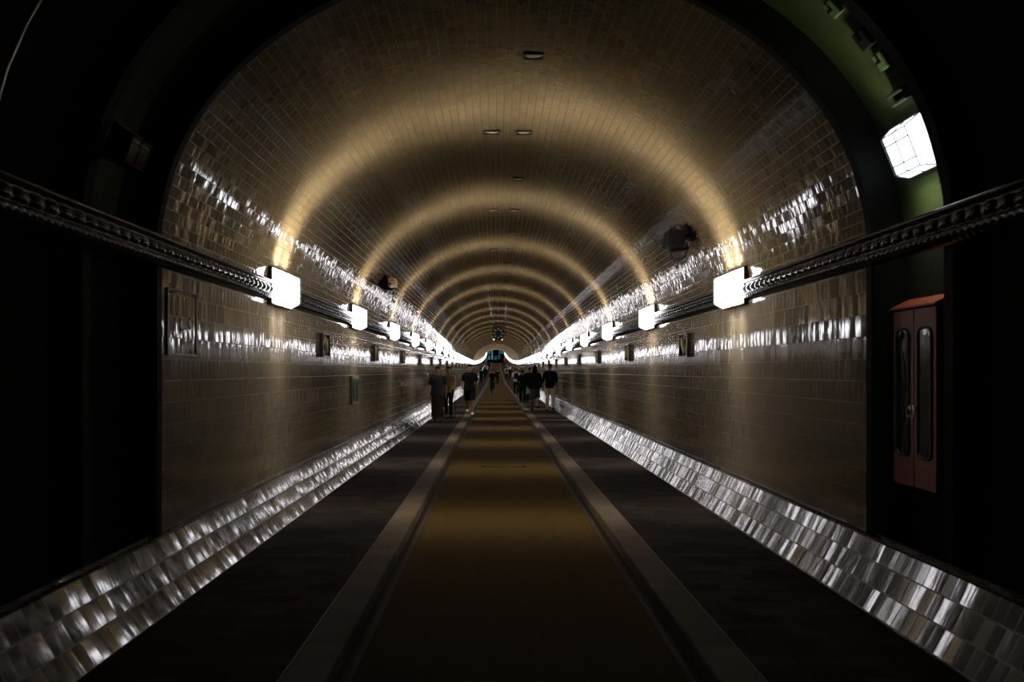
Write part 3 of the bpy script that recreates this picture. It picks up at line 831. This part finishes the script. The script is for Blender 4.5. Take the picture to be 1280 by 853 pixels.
def person(px, z, h_tot, label, facing=1, base=0., top='black', bottom='black', legs='long', sleeves=.5, hair='hairdark', longhair=False,
           shoes='shoe', sw=.35, arm=(-.3,.3), elbow=(.25,.25), group=None, build=1., x=None, floor_h=None, lean=0., bike=False, head_turn=0.):
    s = h_tot/1.75
    x = x if x is not None else CAMX + (px-619)/853*z
    y0 = (floor_h if floor_h is not None else 0.) + rise(z)
    root = empty('person', (x, z, y0), (0, 0, 0 if facing > 0 else PI))
    tag(root, label, 'person', group)
    # skeleton, facing +y
    hipz = .93
    legs_j = []
    for sd, a in ((-1, sw), (1, -sw)):
        hip = Vector((sd*.092*build, 0, hipz))
        if bike:
            ta = 1.15 if sd < 0 else .75; kb = -1.35 if sd < 0 else -.75
        else:
            ta = a; kb = -(.12 if a > 0 else .55*abs(a)/.35 + .05)
        knee = hip + rotx(Vector((0,0,-.44)), ta)
        ank = knee + rotx(Vector((0,0,-.42)), ta + kb)
        legs_j.append((sd, hip, knee, ank, ta + kb))
    low = min(j[3].z for j in legs_j) - .075
    dz = -low if not bike else 0.
    up = Vector((0, 0, dz))
    legs_j = [(sd, h+up, k+up, a+up, t) for sd, h, k, a, t in legs_j]
    LM = Matrix.Rotation(-lean, 3, 'X'); piv = Vector((0, 0, hipz)) + up
    def T(v): return piv + LM @ (Vector(v) - Vector((0,0,hipz)))
    arms_j = []
    for sd, sa, eb in ((-1, arm[0], elbow[0]), (1, arm[1], elbow[1])):
        sh = T((sd*.180*build, 0, 1.392))
        el = sh + rotx(Vector((sd*.055, 0, -.285)), sa)
        wr = el + rotx(Vector((sd*.0, 0, -.25)), sa + eb)
        arms_j.append((sd, sh, el, wr, sa + eb))
    def head_parts(bm, grow=0.):
        c = T((0, .015, 1.622))
        ellipsoid(bm, c + Vector((0,-.005,.02)), (.076+grow, .095+grow, .098+grow), None, 16, 10)
        ellipsoid(bm, c + Vector((0,.018,-.045)), (.056+grow, .068+grow, .068+grow), None, 14, 9)
    def torso(bm, g=0., lo=.86, hi=1.5):
        R = [(.86,.120,.085),(.93,.155,.105),(1.0,.155,.108),(1.08,.138,.098),(1.18,.145,.102),(1.28,.165,.112),(1.36,.172,.110),(1.42,.145,.090),(1.455,.104,.070),(1.49,.062,.058)]
        rr = [(T((0,0,h)), rx*build+g, ry*(build**.7)+g) for h, rx, ry in R if lo-.001 <= h <= hi]
        loft(bm, rr, 18)
    def shoulder(bm, sd, sh, g=0.): tube(bm, [T((sd*.06,0,1.425)), sh + Vector((-sd*.01,0,-.002)), sh + Vector((sd*.010,0,-.05))], [.050+g, .050+g, .046+g], 10)
    # ---- body, one surface
    bm = bmesh.new(); torso(bm)
    tube(bm, [T((0,0,1.46)), T((0,.012,1.56))], [.056,.050], 12); head_parts(bm)
    hc = T((0, .015, 1.622))
    tube(bm, [hc + Vector((0,.086,.015)), hc + Vector((0,.108,-.018)), hc + Vector((0,.092,-.028))], [.008,.014,.008], 8)     # nose
    tube(bm, [hc + Vector((-.022,.080,-.058)), hc + Vector((0,.088,-.056)), hc + Vector((.022,.080,-.058))], [.006,.009,.006], 6)  # mouth
    for sd in (-1, 1): ellipsoid(bm, hc + Vector((sd*.078,-.005,-.01)), (.012,.022,.032), None, 8, 6)
    for sd, hip, kn, an, t in legs_j:
        m1 = hip.lerp(kn, .5); m2 = kn.lerp(an, .35)
        tube(bm, [hip + Vector((0,0,.0)), m1, kn + Vector((0,0,.04)), kn, m2 + Vector((0,-.012,0)), an.lerp(kn,.12), an + Vector((0,0,-.02))], [.076*build,.070*build,.052,.050,.054,.037,.036], 12)
        tube(bm, [an + Vector((0,-.045,-.045)), an + Vector((0,.03,-.045)), an + Vector((0,.12,-.055)), an + Vector((0,.175,-.06))], [.030,.038,.036,.022], 10)
    for sd, sh, el, wr, t in arms_j:
        shoulder(bm, sd, sh)
        tube(bm, [sh, sh.lerp(el,.4), el, el.lerp(wr,.3), wr], [.050,.045,.037,.038,.027], 10)
        d = (wr-el).normalized(); inn = Vector((-sd, 0, 0)); fw = inn.cross(d).normalized()
        if fw.y < 0: fw = -fw
        # palm: flattened, fingers fanned along fw
        for q in (-.024,-.008,.008,.024): tube(bm, [wr + fw*q*.5, wr + d*.045 + fw*q, wr + d*.09 + fw*q], [.016,.0135,.011], 8)
        for q, ln in ((-.030,.058),(-.010,.072),(.010,.078),(.030,.070)):
            b0 = wr + d*.085 + fw*q; b1 = b0 + d*ln*.5 + inn*.006; b2 = b0 + d*ln*.9 + inn*.026
            tube(bm, [b0, b1, b2], [.0095,.0088,.007], 6)
        t0 = wr + d*.02 + fw*.022; tube(bm, [t0, t0 + fw*.026 + d*.028, t0 + fw*.034 + d*.062 + inn*.012], [.013,.011,.008], 6)
    vox = .0075 if z < 30 else (.012 if z < 60 else .018)
    b = obj('body', bm, SKIN, root); remesh(b, vox)
    # eyes as small dark parts
    if z < 30:
        for sd in (-1, 1):
            bm = bmesh.new(); ellipsoid(bm, hc + Vector((sd*.030,.083,.008)), (.012,.007,.006), None, 8, 6); obj('eye', bm, CL['hairdark'], root)
    # ---- hair
    bm = bmesh.new()
    ellipsoid(bm, hc + Vector((0,-.014,.050)), (.084,.099,.084), None, 16, 10)
    if longhair:
        loft(bm, [(hc + Vector((0,-.045,.03)), .088,.068), (hc + Vector((0,-.065,-.08)), .098,.062), (hc + Vector((0,-.085,-.20)), .105,.055), (hc + Vector((0,-.10,-.30)), .085,.04), (hc + Vector((0,-.10,-.36)), .04,.02)], 14)
    hb = obj('hair', bm, CL[hair], root); remesh(hb, vox*1.2)
    # ---- top with sleeves
    g = .020
    bm = bmesh.new()
    R = [(.84,.200,.142),(.93,.192,.136),(1.0,.180,.128),(1.08,.160,.116),(1.18,.165,.118),(1.28,.182,.128),(1.36,.182,.122),(1.42,.152,.102),(1.455,.116,.084),(1.482,.076,.068)]
    loft(bm, [(T((0,0,h)), rx*build, ry*(build**.7)) for h, rx, ry in R], 18)
    for sd, sh, el, wr, t in arms_j:
        if sleeves > 0:
            shoulder(bm, sd, sh, .016)
            P_ = [sh, sh.lerp(el, .5)]; Rr = [.066, .061]
            if sleeves <= .5: P_ += [sh.lerp(el, min(1, sleeves*1.6))]; Rr += [.058]
            else: P_ += [el, el.lerp(wr, .5), el.lerp(wr, .96)]; Rr += [.053,.048,.038]
            tube(bm, P_, Rr, 12)
        else: tube(bm, [T((sd*.08,0,1.41)), sh.lerp(T((sd*.08,0,1.41)), .25)], [.066,.060], 10)
    t_ = obj('top', bm, CL[top], root); remesh(t_, vox*1.2)
    # ---- bottom
    bm = bmesh.new()
    if legs == 'skirt' or legs == 'longskirt':
        hl_ = .46 if legs == 'skirt' else .16
        mid = (legs_j[0][2] + legs_j[1][2])*.5
        loft(bm, [(up + Vector((0,0,.98)), .155,.112), (up + Vector((0,0,.90)), .180,.135), (up + Vector((0,0,.75)), .195,.16), (Vector((0, mid.y*.4, hl_+.12)), .20,.18), (Vector((0, mid.y*.4, hl_)), .205,.185)], 18)
    else:
        loft(bm, [(up + Vector((0,0,.99)), .150*build,.108), (up + Vector((0,0,.92)), .172*build,.124), (up + Vector((0,0,.86)), .165*build,.118), (up + Vector((0,0,.82)), .12*build,.095)], 16)
        for sd, hip, kn, an, t in legs_j:
            w_ = .108*build
            if legs == 'shorts': tube(bm, [hip, hip.lerp(kn,.5), hip.lerp(kn,1.0)], [w_,.098*build,.088*build], 12)
            else: tube(bm, [hip, hip.lerp(kn,.5), kn, kn.lerp(an,.5), an + Vector((0,0,-.0))], [w_,.092*build,.074,.070,.064], 12)
    nm = {'skirt':'skirt','longskirt':'skirt','shorts':'shorts','long':'trousers'}[legs]
    o = obj(nm, bm, CL[bottom], root); remesh(o, vox*1.2)
    for sd, hip, kn, an, t in legs_j:
        bm = bmesh.new()
        tube(bm, [an + Vector((0,-.058,-.040)), an + Vector((0,-.02,-.036)), an + Vector((0,.04,-.040)), an + Vector((0,.12,-.050)), an + Vector((0,.19,-.056))], [.034,.046,.044,.040,.024], 10)
        tube(bm, [an + Vector((0,-.012,.02)), an + Vector((0,-.01,-.05))], [.042,.044], 10)
        o = obj('shoe', bm, CL[shoes], root); remesh(o, vox*1.2)
    root.scale = (s, s, s)
    return root, [(root.matrix_basis, arms_j, legs_j, T)]

def pworld(root, v):
    s = root.scale.x; v = Vector(v)*s
    return root.location + Matrix.Rotation(root.rotation_euler.z, 3, 'Z') @ v

# left walkway, coming toward the camera
r, i_ = person(547, 20.0, 1.64, 'person in dark grey top and long brown skirt walking toward the camera, leftmost', -1, top='darkgrey', bottom='brown', legs='longskirt', sleeves=.5, sw=.12, arm=(-.15,.2), elbow=(.2,.2), build=1.12)
r2, i2 = person(560.5, 22.3, 1.66, 'person in tan vest leaning on a cane behind the grey-topped walker', -1, top='tan', bottom='brown', legs='long', sleeves=0, sw=.18, arm=(.75,.1), elbow=(.35,.2))
wr = i2[0][1][0][3]; d_ = (i2[0][1][0][3]-i2[0][1][0][2]).normalized(); hp = pworld(r2, wr + d_*.075)
bm = bmesh.new(); tube(bm, [(hp.x, hp.y, hp.z+.0), (hp.x+.03, hp.y-.05, .012)], .011, 8); tube(bm, [(hp.x-.03, hp.y+.05, hp.z+.005), (hp.x, hp.y, hp.z+.012), (hp.x+.02, hp.y-.04, hp.z-.0)], .013, 8)
tube(bm, [(hp.x+.03, hp.y-.05, .025), (hp.x+.03, hp.y-.05, .0)], .017, 8)
tag(obj('walking_cane', bm, M['black_metal'], smooth=True), 'thin dark walking cane held by the person in the tan vest', 'cane')
person(587, 23.6, 1.74, 'man in black T-shirt and shorts with white sneakers walking by the kerb', -1, top='black', bottom='black', legs='shorts', sleeves=.5, shoes='shoewhite', sw=.22, arm=(-.12,.12), elbow=(.15,.2), build=1.1)
person(601.5, 76, 1.72, 'distant dark walker on the left walkway right of the man in shorts', -1, sw=.2)
person(606.3, 93, 1.7, 'small far dark walker on the left walkway beside the kerb', -1, top='navy', sw=.2)
person(608.8, 112, 1.7, 'tiny pale-topped walker farthest on the left walkway', -1, top='white', sw=.2)
# lane
person(622, 78, 1.72, 'dark pedestrian on the lane behind the cyclist, slightly right', 1, floor_h=-LANE, sw=.2)
person(613, 134, 1.75, 'tiny dark figure at the far left edge of the climbing lane', 1, floor_h=0, sw=.2, x=-1.35)
# cyclist
zc = 46.
cr, ci = person(615.6, zc, 1.62, 'cyclist in dark clothes riding toward the camera on the lane', -1, floor_h=-LANE+.10, top='black', bottom='black', legs='long', sleeves=1., sw=0, arm=(.95,.95), elbow=(.25,.25), lean=.25, bike=True)
bk = empty('bicycle', (cr.location.x, zc, -LANE), (0, 0, PI)); 
for y in (.55, -.50):
    bm = bmesh.new(); tube(bm, [(0, y + .33*math.cos(a*PI/16), .345 + .33*math.sin(a*PI/16)) for a in range(32)], .017, 8, closed=True)
    w_ = obj('wheel', bm, M['rubber'], bk, smooth=True)
    bm = bmesh.new()
    for a in range(12): tube(bm, [(0, y, .345), (0, y + .32*math.cos(a*PI/6), .345 + .32*math.sin(a*PI/6))], .002, 4)
    tube(bm, [(-.04, y, .345), (.04, y, .345)], .018, 8); obj('spokes', bm, M['steel'], w_)
bm = bmesh.new()
for a, b in (((0,-.5,.345),(0,-.05,.30)), ((0,-.05,.30),(0,-.22,.85)), ((0,-.5,.345),(0,-.2,.75)), ((0,-.05,.30),(0,.38,.72)), ((0,-.2,.78),(0,.36,.80)), ((0,.34,.92),(0,.55,.345))): tube(bm, [a, b], .018, 8)
obj('frame', bm, CL['brown'], bk, smooth=True)
bm = bmesh.new(); tube(bm, [(-.29,.30,.98),(-.12,.38,1.0),(0,.36,.98),(.12,.38,1.0),(.29,.30,.98)], .014, 8); tube(bm, [(0,.36,.98),(0,.34,.9)], .016, 8); obj('handlebar', bm, M['black_metal'], bk, smooth=True)
bm = bmesh.new(); ellipsoid(bm, (0,-.24,.88), (.075,.14,.035)); obj('saddle', bm, M['rubber'], bk, smooth=True)
bm = bmesh.new(); tube(bm, [(-.14,-.05,.13),(-.06,-.05,.13),(-.06,-.05,.30),(.06,-.05,.30),(.06,-.05,.47),(.14,-.05,.47)], .012, 6); obj('pedals', bm, M['black_metal'], bk, smooth=True)
tag(bk, 'bicycle ridden down the lane toward the camera', 'bicycle')
# right walkway, walking away
r13, i13 = person(668.5, 25.9, 1.74, 'woman with long dark hair in dark jacket and grey skirt walking away', 1, top='black', bottom='skirt', legs='skirt', sleeves=1., longhair=True, sw=.25, arm=(-.1,.25), elbow=(.15,.1), build=1.02)
r14, i14 = person(687.6, 25.6, 1.78, 'man in dark jacket and pale beige trousers walking away beside the wall', 1, top='black', bottom='beige', legs='long', sleeves=1., sw=.16, arm=(.35,.35), elbow=(.9,.9), build=1.08)
r15, i15 = person(662.0, 33.7, 1.70, 'person in black mostly hidden behind the long-haired woman', 1, sw=.15, sleeves=1.)
r12, i12 = person(653.3, 32.8, 1.56, 'short person dressed all in black between backpacker and long-haired woman', 1, top='black', bottom='black', sleeves=1., sw=.12, build=1.15)
r11, i11 = person(645, 43.8, 1.70, 'person in white T-shirt with a dark backpack walking away by the kerb', 1, top='white', bottom='black', sleeves=.5, sw=.18)
person(638.8, 94, 1.72, 'fair-haired person in dark clothes far down the right walkway', 1, hair='blond', longhair=True, sleeves=1., x=1.95)
r9, i9 = person(633.8, 93, 1.70, 'far walker in white top with dark backpack near the kerb', 1, top='white', x=1.42)
person(631.3, 160, 1.80, 'tiny figure in red at the far top of the slope', -1, top='red', x=1.95)

def backpack(root, info, label):
    T = info[0][3]; c = T((0, -.19, 1.22))
    r = empty('backpack', pworld(root, c), root.rotation_euler); r.scale = root.scale
    bm = bmesh.new(); loft(bm, [((0,0,-.21),.12,.055), ((0,0,-.18),.14,.075), ((0,-.01,0),.145,.085), ((0,0,.15),.135,.075), ((0,.01,.21),.09,.045)], 14); obj('pack', bm, CL['navy'], r, smooth=True)
    bm = bmesh.new(); box(bm, (0,-.095,-.06), (.18,.04,.16), bev=.012); obj('pocket', bm, CL['black'], r)
    for s_ in (-1, 1):
        bm = bmesh.new(); tube(bm, [(s_*.09,.05,.18),(s_*.105,.12,.245),(s_*.11,.25,.235),(s_*.115,.32,.10),(s_*.13,.30,-.04),(s_*.14,.12,-.16),(s_*.12,.03,-.17)], .016, 6); obj('strap', bm, CL['navy'], r, smooth=True)
    tag(r, label, 'backpack')
backpack(r11, i11, 'dark backpack on the back of the person in the white T-shirt, nearer')
backpack(r9, i9, 'tiny dark backpack on the far white-topped walker')
# pale carrier bag in the hand of the person behind the woman
wj = i12[0][1][1]; hp = pworld(r12, wj[3] + (wj[3]-wj[2]).normalized()*.10)
bm = bmesh.new(); loft(bm, [((0,0,-.34),.09,.05), ((0,0,-.30),.12,.07), ((0,0,-.15),.11,.06), ((0,0,-.06),.06,.03), ((0,0,-.01),.025,.012)], 12)
b_ = empty('carrier_bag', hp); obj('bag', bm, CL['white'], b_, smooth=True)
bm = bmesh.new(); tube(bm, [(-.02,0,-.03),(-.015,0,.02),(.015,0,.02),(.02,0,-.03)], .006, 6); obj('handle', bm, CL['white'], b_, smooth=True)
tag(b_, 'small pale carrier bag held beside the short person in black', 'bag')

# ------------------------------------------------------------------ world, camera, view
w = bpy.data.worlds.new('World'); sc.world = w; w.use_nodes = True
w.node_tree.nodes['Background'].inputs[0].default_value = (0,0,0,1); w.node_tree.nodes['Background'].inputs[1].default_value = 0.
cam = bpy.data.cameras.new('camera'); co = bpy.data.objects.new('camera', cam); C.objects.link(co)
co.location = (CAMX, 0, CAMH); co.rotation_euler = (PI/2, 0, 0)
cam.lens = 23.99; cam.sensor_width = 36.; cam.sensor_fit = 'HORIZONTAL'
cam.shift_x = 21/1280; cam.shift_y = 37.5/1280; cam.clip_start = .05; cam.clip_end = 400
cam.dof.use_dof = True; cam.dof.focus_distance = 11.; cam.dof.aperture_fstop = 2.0
sc.camera = co
vs_ = sc.view_settings; vs_.view_transform = 'Standard'; vs_.look = 'None'; vs_.gamma = 1.; vs_.exposure = 0.; vs_.use_curve_mapping = False
sc.display_settings.display_device = 'sRGB'
cy = sc.cycles
cy.use_denoising = True; cy.max_bounces = 6; cy.diffuse_bounces = 3; cy.glossy_bounces = 4; cy.transparent_max_bounces = 24
cy.use_light_tree = True; cy.sample_clamp_indirect = 4.; cy.caustics_reflective = True
